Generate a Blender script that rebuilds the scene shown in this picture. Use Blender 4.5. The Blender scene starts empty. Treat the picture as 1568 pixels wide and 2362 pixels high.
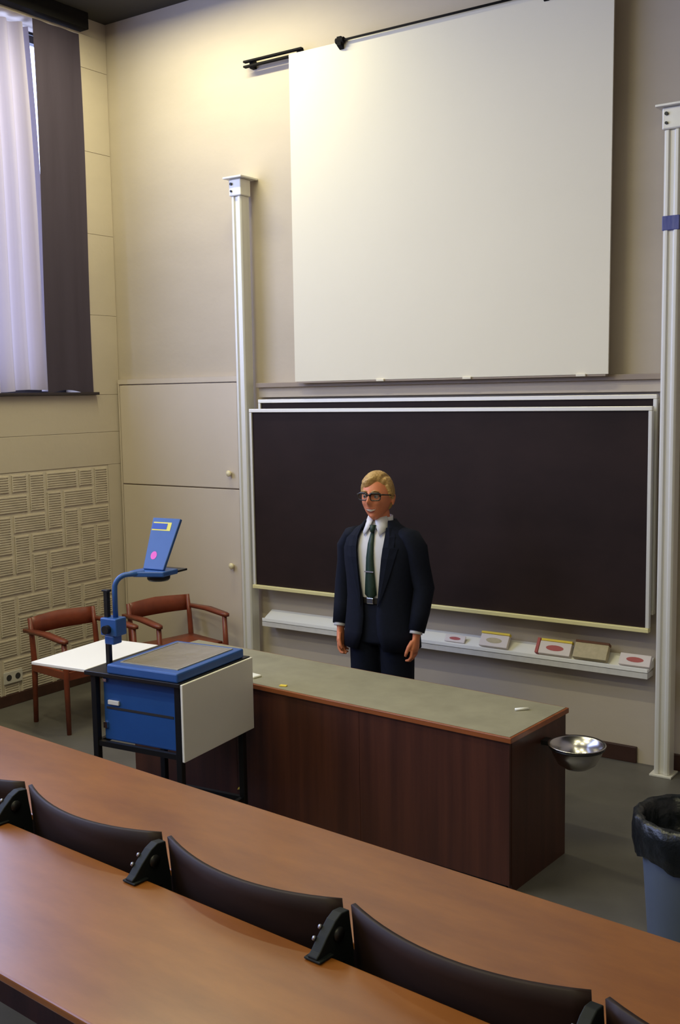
import bpy, bmesh, math, random
from mathutils import Vector, Matrix, noise
random.seed(7)
R = math.radians
SC = bpy.context.scene
COL = SC.collection

# ------------------------------------------------------------------ camera
F_PX = 2455.3
YAW, PIT, ROL = 0.60272, 0.11098, -0.016537
c_, s_ = math.cos(YAW), math.sin(YAW)
_r = Vector((c_, s_, 0)); _f = Vector((-s_, c_, 0)); _u = Vector((0, 0, 1))
fwd = _f * math.cos(PIT) - _u * math.sin(PIT)
_u2 = _u * math.cos(PIT) + _f * math.sin(PIT)
rgt = _r * math.cos(ROL) + _u2 * math.sin(ROL)
upv = -_r * math.sin(ROL) + _u2 * math.cos(ROL)
cam = bpy.data.cameras.new('camera')
cam.sensor_fit = 'VERTICAL'; cam.sensor_height = 36.0; cam.lens = F_PX / 2362 * 36.0
cam.clip_start = 0.05
co = bpy.data.objects.new('camera', cam); COL.objects.link(co)
M = Matrix.Identity(4)
for i in range(3):
    M[i][0] = rgt[i]; M[i][1] = upv[i]; M[i][2] = -fwd[i]
M[0][3], M[1][3], M[2][3] = 0, 0, 2.28
co.matrix_world = M
SC.camera = co
# ------------------------------------------------------------------ world, exposure
w = bpy.data.worlds.new('World'); SC.world = w; w.use_nodes = True
bg = w.node_tree.nodes['Background']
bg.inputs[0].default_value = (0.48, 0.58, 1.0, 1); bg.inputs[1].default_value = 7.0
SC.view_settings.view_transform = 'Standard'; SC.view_settings.look = 'None'
SC.view_settings.gamma = 1.0; SC.view_settings.use_curve_mapping = False
SC.view_settings.exposure = 0.12
SC.cycles.use_denoising = True
SC.cycles.max_bounces = 8; SC.cycles.diffuse_bounces = 5
SC.cycles.sample_clamp_indirect = 6.0
# ------------------------------------------------------------------ ceiling lamps (data used by the lamp builder below)
LAMPS = [  # x, y, length, power, rotation z, spread deg, label
    (-5.15, 5.40, 1.7, 50, 0, 'short fluorescent trough lamp under the ceiling near the window corner'),
    (-3.7, 2.9, 1.6, 56, 0, 'long fluorescent trough lamp over the front desk row'),
    (-4.2, 0.9, 1.6, 48, 0, 'long fluorescent trough lamp over the second desk row'),
    (-0.6, 0.6, 1.6, 40, 0, 'long fluorescent trough lamp over the middle of the seat tiers'),
    (-2.6, -1.2, 1.6, 56, 0, 'long fluorescent trough lamp over the rear tiers by the windows'),
    (1.2, -1.2, 1.6, 40, 0, 'long fluorescent trough lamp over the rear tiers by the plain wall'),
]
LAMP_COL = (1.0, 0.94, 0.58)
CEIL_Z = 5.2

# ------------------------------------------------------------------ materials
MATS = {}
def mat(name, col, rough=0.6, metal=0.0, var=0.0, vscale=(4, 4, 4), bump=0.0, bscale=60, coat=0.0, trans=0.0, col2=None, detail=4, spec=0.5, sss=0.0):
    m = bpy.data.materials.new(name); m.use_nodes = True
    nt = m.node_tree; b = nt.nodes['Principled BSDF']
    b.inputs['Base Color'].default_value = (*col, 1); b.inputs['Roughness'].default_value = rough
    b.inputs['Metallic'].default_value = metal
    b.inputs['Specular IOR Level'].default_value = spec
    if coat: b.inputs['Coat Weight'].default_value = coat; b.inputs['Coat Roughness'].default_value = 0.22
    if trans: b.inputs['Transmission Weight'].default_value = trans
    if sss:
        b.inputs['Subsurface Weight'].default_value = sss
        b.inputs['Subsurface Radius'].default_value = (0.02, 0.008, 0.004)
    tc = nt.nodes.new('ShaderNodeTexCoord')
    if var or col2:
        mp = nt.nodes.new('ShaderNodeMapping'); mp.inputs['Scale'].default_value = vscale
        n = nt.nodes.new('ShaderNodeTexNoise'); n.inputs['Scale'].default_value = 1.0; n.inputs['Detail'].default_value = detail
        n.inputs['Roughness'].default_value = 0.6
        cr = nt.nodes.new('ShaderNodeValToRGB')
        cr.color_ramp.elements[0].position = 0.3; cr.color_ramp.elements[1].position = 0.7
        a = col if col2 else tuple(max(0, x * (1 - var)) for x in col)
        d = col2 if col2 else tuple(min(1, x * (1 + var)) for x in col)
        cr.color_ramp.elements[0].color = (*a, 1); cr.color_ramp.elements[1].color = (*d, 1)
        nt.links.new(tc.outputs['Object'], mp.inputs['Vector']); nt.links.new(mp.outputs[0], n.inputs['Vector'])
        nt.links.new(n.outputs['Fac'], cr.inputs['Fac']); nt.links.new(cr.outputs['Color'], b.inputs['Base Color'])
    if bump:
        n2 = nt.nodes.new('ShaderNodeTexNoise'); n2.inputs['Scale'].default_value = bscale; n2.inputs['Detail'].default_value = 3
        bp = nt.nodes.new('ShaderNodeBump'); bp.inputs['Strength'].default_value = bump; bp.inputs['Distance'].default_value = 0.01
        nt.links.new(tc.outputs['Object'], n2.inputs['Vector']); nt.links.new(n2.outputs['Fac'], bp.inputs['Height'])
        nt.links.new(bp.outputs['Normal'], b.inputs['Normal'])
    MATS[name] = m
    return m
mat('wall', (0.51, 0.44, 0.36), 0.75, var=0.04, vscale=(1.2, 1.2, 3.0), bump=0.12, bscale=22, spec=0.25)
mat('mortar', (0.57, 0.50, 0.41), 0.8, var=0.05, vscale=(9, 9, 9), bump=0.2, bscale=90, spec=0.2)
mat('brick', (0.57, 0.50, 0.41), 0.8, var=0.09, vscale=(5, 5, 5), bump=0.2, bscale=90, spec=0.2)
mat('ceiling', (0.05, 0.047, 0.042), 0.8, var=0.05, spec=0.2)
mat('floor', (0.105, 0.098, 0.09), 0.45, var=0.16, vscale=(2.5, 2.5, 2.5), bump=0.05, bscale=40)
mat('dark_wood_trim', (0.045, 0.017, 0.012), 0.45, var=0.25, vscale=(1.5, 14, 14))
mat('cupboard', (0.60, 0.52, 0.435), 0.6, var=0.02, vscale=(2, 2, 2), spec=0.3)
mat('knob', (0.75, 0.66, 0.42), 0.35)
mat('steel_grey', (0.72, 0.70, 0.65), 0.42, metal=0.15, var=0.05, vscale=(20, 20, 0.6))
mat('alu', (0.80, 0.76, 0.66), 0.35, metal=0.25)
mat('alu_yellow', (0.80, 0.72, 0.36), 0.4, metal=0.1)
mat('board', (0.023, 0.0130, 0.0115), 0.6, var=0.22, vscale=(1.5, 1.5, 2.5), spec=0.15)
mat('tray_white', (0.92, 0.91, 0.85), 0.4)
mat('beam_brown', (0.30, 0.235, 0.18), 0.6, var=0.08, vscale=(1, 8, 8))
mat('screen', (0.79, 0.735, 0.605), 0.7, var=0.012, vscale=(1.5, 1.5, 1.5), spec=0.2)
mat('screen_black', (0.012, 0.011, 0.011), 0.9, spec=0.1)
mat('black_metal', (0.012, 0.012, 0.014), 0.42, metal=0.3)
mat('cast_black', (0.005, 0.007, 0.008), 0.6, spec=0.25)
mat('bolt_steel', (0.35, 0.35, 0.38), 0.4, metal=1.0)
mat('chrome', (0.70, 0.70, 0.74), 0.22, metal=1.0)
mat('stainless', (0.62, 0.60, 0.60), 0.24, metal=1.0, var=0.05, vscale=(12, 12, 12))
mat('bench_front', (0.036, 0.0095, 0.005), 0.45, col2=(0.082, 0.0235, 0.0115), vscale=(13, 13, 0.55), detail=5, bump=0.03, bscale=60)
mat('bench_edge', (0.26, 0.075, 0.022), 0.4, var=0.2, vscale=(3, 20, 20))
mat('bench_lino', (0.30, 0.275, 0.19), 0.5, var=0.10, vscale=(6, 6, 6), bump=0.04, bscale=70, spec=0.35)
mat('desk_wood', (0.150, 0.042, 0.0055), 0.5, col2=(0.26, 0.088, 0.012), vscale=(1.5, 5.0, 5.0), detail=8, coat=0.9, spec=0.2, bump=0.02, bscale=40)
b_ = MATS['desk_wood'].node_tree.nodes['Principled BSDF']; b_.inputs['Coat IOR'].default_value = 1.5; b_.inputs['Coat Roughness'].default_value = 0.26
mat('desk_edge', (0.30, 0.075, 0.02), 0.4, var=0.2, vscale=(1, 14, 14))
mat('seat_ply', (0.014, 0.007, 0.0065), 0.55, col2=(0.026, 0.012, 0.0095), vscale=(2, 14, 14), spec=0.25)
mat('chair_wood', (0.14, 0.026, 0.011), 0.42, col2=(0.22, 0.046, 0.018), vscale=(9, 9, 9), coat=0.15)
mat('ohp_blue', (0.022, 0.088, 0.32), 0.38, var=0.06, vscale=(6, 6, 6))
mat('stage_frame', (0.33, 0.31, 0.27), 0.5)
mat('leaf_white', (0.80, 0.77, 0.72), 0.45, var=0.015, vscale=(4, 4, 4))
mat('sticker_yellow', (0.72, 0.66, 0.10), 0.5)
mat('sticker_blue', (0.01, 0.06, 0.42), 0.5)
mat('sticker_pink', (0.80, 0.10, 0.55), 0.5)
mat('paper', (0.86, 0.84, 0.74), 0.7)
mat('paper_yellow', (0.82, 0.62, 0.07), 0.7)
mat('chalk', (0.9, 0.9, 0.86), 0.9)
mat('box_white', (0.74, 0.66, 0.62), 0.6)
mat('box_red', (0.42, 0.08, 0.07), 0.6)
mat('box_tan', (0.48, 0.40, 0.24), 0.6, var=0.1, vscale=(30, 30, 30))
mat('felt_brown', (0.20, 0.09, 0.05), 0.9)
mat('bin_blue', (0.13, 0.165, 0.225), 0.5, var=0.06, vscale=(5, 5, 5))
mat('bag_black', (0.006, 0.008, 0.010), 0.35, bump=0.9, bscale=18)
mat('tape_blue', (0.035, 0.045, 0.23), 0.5, col2=(0.13, 0.14, 0.32), vscale=(40, 40, 6))
mat('suit', (0.0045, 0.0065, 0.0165), 0.85, var=0.15, vscale=(60, 60, 60), spec=0.2)
mat('shirt', (0.66, 0.65, 0.70), 0.8, spec=0.2)
mat('tie', (0.006, 0.026, 0.016), 0.6, var=0.3, vscale=(60, 60, 60))
mat('skin', (0.66, 0.225, 0.115), 0.5, var=0.10, vscale=(14, 14, 14), sss=0.08, spec=0.35)
mat('lip', (0.36, 0.07, 0.05), 0.45)
mat('teeth', (0.72, 0.62, 0.50), 0.35)
mat('hair', (0.34, 0.185, 0.055), 0.5, col2=(0.56, 0.36, 0.13), vscale=(26, 90, 90), bump=0.4, bscale=120)
mat('eye_white', (0.45, 0.38, 0.34), 0.25)
mat('iris', (0.05, 0.07, 0.09), 0.2)
mat('spectacle', (0.008, 0.006, 0.005), 0.3)
mat('shoe', (0.008, 0.007, 0.007), 0.3)
mat('leather', (0.012, 0.010, 0.009), 0.4)
mat('sheet_dark', (0.062, 0.050, 0.074), 0.9, var=0.08, vscale=(2, 10, 1), spec=0.1)
mat('sill', (0.022, 0.014, 0.017), 0.45)
mat('window_frame', (0.05, 0.045, 0.05), 0.5)
mat('lamp_housing', (0.55, 0.54, 0.5), 0.4)
mat('socket', (0.52, 0.49, 0.45), 0.4)
mat('socket_hole', (0.03, 0.028, 0.03), 0.6)
# clear glass without caustic noise: transparent + glossy
def glass_mat(name, gloss=0.06, tint=(1, 1, 1)):
    m = bpy.data.materials.new(name); m.use_nodes = True; nt = m.node_tree; nt.nodes.clear()
    o = nt.nodes.new('ShaderNodeOutputMaterial'); mx = nt.nodes.new('ShaderNodeMixShader')
    t = nt.nodes.new('ShaderNodeBsdfTransparent'); t.inputs[0].default_value = (*tint, 1)
    g = nt.nodes.new('ShaderNodeBsdfGlossy'); g.inputs['Roughness'].default_value = 0.03
    mx.inputs[0].default_value = gloss
    nt.links.new(t.outputs[0], mx.inputs[1]); nt.links.new(g.outputs[0], mx.inputs[2]); nt.links.new(mx.outputs[0], o.inputs[0])
    MATS[name] = m
glass_mat('window_glass', 0.05); glass_mat('lens_glass', 0.06)
# fresnel stage: grey glossy plate over a pale diffuser
mat('stage_glass', (0.48, 0.46, 0.43), 0.12, metal=0.75, coat=0.6, bump=0.9, bscale=7)
# translucent light curtain
def curtain_mat():
    m = bpy.data.materials.new('curtain_light'); m.use_nodes = True; nt = m.node_tree; nt.nodes.clear()
    o = nt.nodes.new('ShaderNodeOutputMaterial'); mx = nt.nodes.new('ShaderNodeMixShader')
    d = nt.nodes.new('ShaderNodeBsdfDiffuse'); d.inputs[0].default_value = (0.46, 0.40, 0.37, 1)
    t = nt.nodes.new('ShaderNodeBsdfTranslucent'); t.inputs[0].default_value = (0.66, 0.58, 0.64, 1)
    mx.inputs[0].default_value = 0.16
    nt.links.new(d.outputs[0], mx.inputs[1]); nt.links.new(t.outputs[0], mx.inputs[2]); nt.links.new(mx.outputs[0], o.inputs[0])
    MATS['curtain_light'] = m
curtain_mat()
def emit_mat():
    m = bpy.data.materials.new('tube_light'); m.use_nodes = True; nt = m.node_tree
    b = nt.nodes['Principled BSDF']; b.inputs['Base Color'].default_value = (0.9, 0.9, 0.8, 1)
    b.inputs['Emission Color'].default_value = (*LAMP_COL, 1); b.inputs['Emission Strength'].default_value = 6
    MATS['tube_light'] = m
emit_mat()

# ------------------------------------------------------------------ mesh helpers
class MB:
    def __init__(s): s.v = []; s.f = []; s.mi = []
    def add(s, verts, faces, mi=0):
        o = len(s.v); s.v += [tuple(v) for v in verts]
        for f in faces: s.f.append(tuple(i + o for i in f)); s.mi.append(mi)
        return s
    def box(s, x0, x1, y0, y1, z0, z1, mi=0, rot=None, org=(0, 0, 0)):
        vs = [Vector((x, y, z)) for x in (x0, x1) for y in (y0, y1) for z in (z0, z1)]
        if rot is not None: vs = [Vector(org) + rot @ (v - Vector(org)) for v in vs]
        return s.add(vs, [(0, 1, 3, 2), (4, 6, 7, 5), (0, 4, 5, 1), (2, 3, 7, 6), (0, 2, 6, 4), (1, 5, 7, 3)], mi)
    def cyl(s, p0, p1, r0, r1=None, n=20, mi=0, cap=True):
        return s.tube([p0, p1], [r0, r0 if r1 is None else r1], n, mi, cap)
    def tube(s, pts, rad, n=14, mi=0, cap=True, ref=None, phase=0.0):
        pts = [Vector(p) for p in pts]; rings = []; prev = None
        for i, p in enumerate(pts):
            a = pts[max(0, i - 1)]; b = pts[min(len(pts) - 1, i + 1)]
            t = (b - a).normalized()
            if ref is not None: x = Vector(ref)
            elif prev is None: x = Vector((1, 0, 0)) if abs(t.x) < 0.9 else Vector((0, 1, 0))
            else: x = prev
            x = (x - t * x.dot(t)).normalized(); y = t.cross(x); prev = x
            rr = rad[i]; rx, ry = rr if isinstance(rr, (tuple, list)) else (rr, rr)
            rings.append([p + x * rx * math.cos(phase + 2 * math.pi * k / n) + y * ry * math.sin(phase + 2 * math.pi * k / n) for k in range(n)])
        vs = [v for g in rings for v in g]; fs = []
        for i in range(len(pts) - 1):
            for k in range(n):
                fs.append((i * n + k, i * n + (k + 1) % n, (i + 1) * n + (k + 1) % n, (i + 1) * n + k))
        if cap:
            fs.append(tuple(range(n - 1, -1, -1))); o = (len(pts) - 1) * n; fs.append(tuple(range(o, o + n)))
        return s.add(vs, fs, mi)
    def lathe(s, prof, c=(0, 0, 0), n=40, mi=0):
        vs = []; fs = []
        for (r, z) in prof:
            for k in range(n):
                a = 2 * math.pi * k / n; vs.append((c[0] + r * math.cos(a), c[1] + r * math.sin(a), c[2] + z))
        for i in range(len(prof) - 1):
            for k in range(n):
                fs.append((i * n + k, i * n + (k + 1) % n, (i + 1) * n + (k + 1) % n, (i + 1) * n + k))
        return s.add(vs, fs, mi)
    def prism(s, poly, ax, a, b, mi=0):
        """poly: 2D outline in the other two axes, extruded along axis ax from a to b"""
        def P(q, h):
            if ax == 0: return (h, q[0], q[1])
            if ax == 1: return (q[0], h, q[1])
            return (q[0], q[1], h)
        n = len(poly); vs = [P(q, a) for q in poly] + [P(q, b) for q in poly]
        fs = [tuple(range(n - 1, -1, -1)), tuple(range(n, 2 * n))] + [(i, (i + 1) % n, n + (i + 1) % n, n + i) for i in range(n)]
        return s.add(vs, fs, mi)
    def grid(s, pts, mi=0, close=False):
        nr = len(pts); nc = len(pts[0]); vs = [p for row in pts for p in row]; fs = []
        for i in range(nr - 1):
            for j in range(nc if close else nc - 1):
                k = (j + 1) % nc
                fs.append((i * nc + j, i * nc + k, (i + 1) * nc + k, (i + 1) * nc + j))
        return s.add(vs, fs, mi)
    def mesh(s, name, mats, smooth=False):
        me = bpy.data.meshes.new(name); me.from_pydata(s.v, [], s.f)
        for m in (mats if isinstance(mats, (list, tuple)) else [mats]): me.materials.append(MATS[m])
        for p, k in zip(me.polygons, s.mi): p.material_index = k
        bm = bmesh.new(); bm.from_mesh(me); bmesh.ops.recalc_face_normals(bm, faces=bm.faces); bm.to_mesh(me); bm.free()
        if smooth: me.polygons.foreach_set('use_smooth', [True] * len(me.polygons))
        me.update(); return me
    def build(s, name, mats, parent=None, smooth=False, bevel=0.0, loc=None, rz=0.0, sub=0, solid=0.0, seg=2):
        o = bpy.data.objects.new(name, s.mesh(name, mats, smooth)); COL.objects.link(o)
        if parent is not None: o.parent = parent
        if loc is not None: o.location = loc
        o.rotation_euler.z = rz
        if solid:
            md = o.modifiers.new('solid', 'SOLIDIFY'); md.thickness = solid; md.offset = 0
        if sub:
            md = o.modifiers.new('sub', 'SUBSURF'); md.levels = sub; md.render_levels = sub
        if bevel:
            md = o.modifiers.new('bevel', 'BEVEL'); md.width = bevel; md.segments = seg; md.limit_method = 'ANGLE'; md.angle_limit = R(40)
            md.harden_normals = False
        return o
def tag(o, label, cat, group=None):
    o['label'] = label; o['category'] = cat
    if group: o['group'] = group
    return o
def struct(o, label=None):
    o['kind'] = 'structure'
    if label: o['label'] = label
    return o
def empty(name, loc, rz=0.0):
    e = bpy.data.objects.new(name, None); COL.objects.link(e); e.location = loc; e.rotation_euler.z = rz; e.empty_display_size = 0.1
    return e
def link_mesh(name, me, parent, loc=(0, 0, 0), rz=0.0):
    o = bpy.data.objects.new(name, me); COL.objects.link(o); o.parent = parent; o.location = loc; o.rotation_euler.z = rz
    return o

# ================================================================== THE SETTING
WX, WY = -6.45, 6.22         # left wall face, front wall face
XR, YB = 3.2, -5.0
struct(MB().box(WX - 0.5, XR + 0.2, YB - 0.2, WY + 0.3, -0.15, 0.0).build('floor', 'floor'), 'dark grey linoleum floor of the lecture hall')
struct(MB().box(WX - 0.5, XR + 0.2, YB - 0.2, WY + 0.3, CEIL_Z, CEIL_Z + 0.15).build('ceiling', 'ceiling'), 'dark ceiling over the lecture hall')
wf = struct(MB().box(WX - 0.5, XR + 0.2, WY, WY + 0.25, 0.0, CEIL_Z).build('wall_front', 'wall'), 'cream painted front wall behind the blackboard')
struct(MB().box(XR, XR + 0.2, YB, WY, 0.0, CEIL_Z).build('wall_right', 'wall'), 'cream painted plain wall opposite the windows')
struct(MB().box(WX - 0.5, XR, YB - 0.2, YB, 0.0, CEIL_Z).build('wall_back', 'wall'), 'cream painted rear wall behind the seat tiers')
WIN_Y0, WIN_Y1, WIN_Z0, WIN_Z1 = -3.6, 5.925, 2.30, 5.06
b = MB()
b.box(WX - 0.40, WX - 0.006, YB, WY, 0, WIN_Z0); b.box(WX - 0.40, WX - 0.006, YB, WY, WIN_Z1, CEIL_Z)
b.box(WX - 0.40, WX - 0.006, WIN_Y1, WY, WIN_Z0, WIN_Z1); b.box(WX - 0.40, WX - 0.006, YB, WIN_Y0, WIN_Z0, WIN_Z1)
wl = struct(b.build('wall_left', 'wall'), 'cream window wall with slotted brickwork below and smooth slabs above')
# smooth slabs of the window wall: joints stay open between them
def slab(y0, y1, z0, z1):
    MB().box(WX - 0.006, WX, y0 + 0.0007, y1 - 0.0007, z0 + 0.001, z1 - 0.001).build('panel', 'wall', wl, bevel=0.0025)
for (y0, y1) in ((2.2, 4.25), (4.25, 6.215)):
    slab(y0, y1, 1.735, 2.0); slab(y0, y1, 2.0, 2.30)
zz = [2.30, 2.93, 3.56, 4.19, 4.82, 5.07]
for i in range(5): slab(WIN_Y1, 6.215, zz[i], zz[i + 1])
slab(6.06, 6.215, 0.09, 1.735)
# slotted bricks in herringbone
CELL_Y, CELL_Z, NCOL, NROW, BTOP, BY1 = 0.162, 0.152, 16, 11, 1.728, 6.055
struct_bed = MB().box(WX - 0.0059, WX - 0.0045, BY1 - NCOL * CELL_Y - 0.01, BY1 + 0.004, BTOP - NROW * CELL_Z, BTOP + 0.004).build('mortar_bed', 'mortar', wl)
def brick_mesh(ny, nz):
    m = MB(); ly = ny * CELL_Y - 0.026; lz = nz * CELL_Z - 0.026
    m.box(0, 0.003, -ly / 2, ly / 2, -lz / 2, lz / 2)
    n = int(round(lz / 0.0185)); st = lz / n
    for k in range(n):
        z = -lz / 2 + k * st
        m.box(0.003, 0.011, -ly / 2, ly / 2, z + st * 0.24, z + st * 0.76)
    m.box(0.003, 0.011, -ly / 2, -ly / 2 + 0.008, -lz / 2, lz / 2); m.box(0.003, 0.011, ly / 2 - 0.008, ly / 2, -lz / 2, lz / 2)
    return m.mesh('brick', 'brick')
BM = {k: brick_mesh(*k) for k in ((2, 1), (1, 2), (1, 1))}
for yy in range(NROW):
    for xx in range(NCOL):
        # column 0 is next to the pier; index from the far left so the pattern steps down to the pier
        cxi = xx; d = ((NCOL - 1 - xx) * -1 + 3 - yy) % 4    # cell colour of the herringbone
        def place(kind, cy, cz):
            link_mesh('brick', BM[kind], wl, (WX - 0.0052, cy, cz))
        ycell = BY1 - (NCOL - 1 - xx + 0.5) * CELL_Y; zcell = BTOP - (yy + 0.5) * CELL_Z
        if d == 0:
            if xx + 1 < NCOL: place((2, 1), ycell + CELL_Y / 2, zcell)
            else: place((1, 1), ycell, zcell)
        elif d == 1:
            if xx == 0: place((1, 1), ycell, zcell)
        elif d == 3:
            if yy + 1 < NROW: place((1, 2), ycell, zcell - CELL_Z / 2)
            else: place((1, 1), ycell, zcell)
        elif d == 2:
            if yy == 0: place((1, 1), ycell, zcell)
struct(MB().box(WX - 0.005, WX + 0.015, YB, WY - 0.02, 0.0, 0.085).build('baseboard_left', 'dark_wood_trim', bevel=0.004), 'dark wooden skirting board along the window wall')
struct(MB().box(WX + 0.016, -2.10, WY - 0.02, WY + 0.005, 0.0, 0.10).box(-1.88, XR, WY - 0.02, WY + 0.005, 0.0, 0.10).build('baseboard_front', 'dark_wood_trim', bevel=0.004), 'dark red-brown skirting board along the front wall')
# window
we = empty('window_1', (WX - 0.34, (WIN_Y0 + WIN_Y1) / 2, WIN_Z0)); struct(we, 'tall window in the side wall above a dark sill')
HW = (WIN_Y1 - WIN_Y0) / 2; HZ = WIN_Z1 - WIN_Z0
b = MB(); b.box(-0.03, 0.03, -HW, HW, 0.0, 0.06); b.box(-0.03, 0.03, -HW, HW, HZ - 0.06, HZ)
for q in [k / 4 - 1 for k in range(9)]:
    b.box(-0.03, 0.03, q * (HW - 0.03) - 0.03, q * (HW - 0.03) + 0.03, 0.06, HZ - 0.06)
b.build('window_frame', 'window_frame', we)
for i in range(8):
    a = -HW + 0.06 + i * (HW - 0.03) / 4; MB().box(-0.004, 0.004, a, a + (HW - 0.03) / 4 - 0.06, 0.06, HZ - 0.06).build('pane', 'window_glass', we)
MB().box(0.035, 0.385, -HW + .002, HW + 0.035, 0.0005, 0.022).build('window_sill', 'sill', we, bevel=0.004)
# sky portal in the window opening
pa = bpy.data.lights.new('window_left_offscreen', 'AREA'); pa.shape = 'RECTANGLE'; pa.size = HZ; pa.size_y = HW * 2
po = bpy.data.objects.new('window_left_offscreen', pa); COL.objects.link(po); po.location = (WX - 0.42, (WIN_Y0 + WIN_Y1) / 2, (WIN_Z0 + WIN_Z1) / 2)
po.rotation_euler = (0, R(-90), 0); pa.cycles.is_portal = True
# made-up dark box above the window, added for the dark band up there
tag(MB().box(WX + 0.001, WX + 0.10, WIN_Y0 - 0.2, 5.95, 5.075, 5.199).build('added_dark_box', 'screen_black', bevel=0.005), 'added dark box over the window along the ceiling', 'added box')
# rows rise in tiers behind the front desk
RROT = R(-4.75)
ru = Vector((math.cos(RROT), math.sin(RROT), 0)); rv = Vector((-math.sin(RROT), math.cos(RROT), 0))
D2 = Vector((-2.095, 2.054, 0.92))       # point on the far top edge of the second desk
def tier(v1, z):
    o = MB().box(-3.6, 4.7, -6.0, v1, 0.0, z).build('floor_tier', 'floor', loc=(D2.x, D2.y, 0), rz=RROT)
    struct(o, 'dark grey linoleum step under the seat rows')
tier(-0.12, 0.19); tier(-1.12, 0.38); tier(-2.12, 0.57)

# ------------------------------------------------------------------ ceiling lamps
for (x, y, L, P, rz, lab) in LAMPS:
    e = empty('ceiling_lamp_offscreen', (x, y, CEIL_Z), R(rz)); tag(e, lab, 'ceiling lamp', 'fluorescent ceiling lamps')
    h = MB(); h.prism([(-0.10, -0.07), (-0.10, -0.062), (-0.05, 0.0), (0.05, 0.0), (0.10, -0.062), (0.10, -0.07), (0.09, -0.07), (0.045, -0.012), (-0.045, -0.012), (-0.09, -0.07)], 0, -L / 2, L / 2)
    h.box(-L / 2 - 0.01, -L / 2, -0.10, 0.10, -0.07, 0.0); h.box(L / 2, L / 2 + 0.01, -0.10, 0.10, -0.07, 0.0)
    h.build('housing', 'lamp_housing', e)
    MB().cyl((-L / 2 + 0.02, 0, -0.045), (L / 2 - 0.02, 0, -0.045), 0.016, n=12).build('tube_offscreen', 'tube_light', e, smooth=True)
    l = bpy.data.lights.new('ceiling_lamp_light_offscreen', 'AREA'); l.shape = 'RECTANGLE'; l.size = L - 0.1; l.size_y = 0.12; l.energy = P; l.color = LAMP_COL
    lo = bpy.data.objects.new('ceiling_lamp_light_offscreen', l); COL.objects.link(lo); lo.parent = e; lo.location = (0, 0, -0.075)

# ================================================================== FRONT WALL FITTINGS
# built-in cupboard with two flush doors
e = empty('wall_cupboard', (-5.80, WY, 0.10)); tag(e, 'cream built-in wall cupboard with two flush doors in the corner', 'cupboard')
X0, X1 = -0.615, 0.62
b = MB(); b.box(X0 - 0.022, X1 + 0.022, -0.006, 0.0, 0.0, 2.295); b.build('backing', 'cupboard', e)
b = MB(); b.box(X0 - 0.02, X0 - 0.008, -0.034, -0.006, 0, 2.281); b.box(X1 + 0.008, X1 + 0.05, -0.034, -0.006, 0, 2.281); b.box(X0 - 0.02, X1 + 0.05, -0.034, -0.006, 2.282, 2.32)
b.build('frame', 'cupboard', e)
for (z0, z1, kz) in ((1.475, 2.272, 1.59), (0.02, 1.465, 0.88)):
    d = MB().box(X0, X1, -0.034, -0.006, z0, z1).build('door', 'cupboard', e, bevel=0.003)
    k = MB(); k.lathe([(0.0, 0.0), (0.008, 0.0), (0.008, 0.012), (0.022, 0.022), (0.024, 0.032), (0.016, 0.04), (0.0, 0.042)], n=18)
    ko = k.build('knob', 'knob', d, smooth=True, loc=(X1 - 0.075, -0.034, kz)); ko.rotation_euler = (R(90), 0, 0)
# guide columns
def column(x, taped, lab):
    e = empty('guide_column', (x, WY, 0)); tag(e, lab, 'column', 'steel guide columns of the blackboard')
    H = 3.70
    prof = [(-0.046, -0.065), (-0.046, -0.150), (-0.036, -0.160), (-0.018, -0.160), (-0.013, -0.148), (0.013, -0.148), (0.018, -0.160), (0.036, -0.160), (0.046, -0.150), (0.046, -0.065)]
    MB().prism(prof, 2, 0.012, H).build('profile', 'steel_grey', e, bevel=0.003)
    MB().box(-0.065, 0.065, -0.18, -0.045, 0.0, 0.012).build('foot_plate', 'steel_grey', e, bevel=0.002)
    MB().box(-0.056, 0.056, -0.168, -0.055, H + 0.001, H + 0.12).build('pulley_box', 'steel_grey', e, bevel=0.008)
    MB().box(-0.085, 0.085, -0.20, -0.003, H + 0.121, H + 0.135).build('cap_plate', 'steel_grey', e, bevel=0.003)
    b = MB(); b.cyl((-0.03, -0.17, H + 0.085), (-0.03, -0.178, H + 0.085), 0.010, n=14); b.cyl((-0.03, -0.17, H + 0.035), (-0.03, -0.178, H + 0.035), 0.008, n=14)
    b.build('bolt', 'black_metal', e)
    if taped:
        t = MB(); t.box(-0.0485, 0.0485, -0.1625, -0.062, 3.155, 3.235); t.build('tape_band', 'tape_blue', e, bevel=0.004)['label'] = 'blue tape wrapped around the column'
    return e
column(-5.035, False, 'pale steel guide column between the cupboard and the blackboard')
column(-1.902, True, 'pale steel guide column with a band of blue tape')
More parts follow.
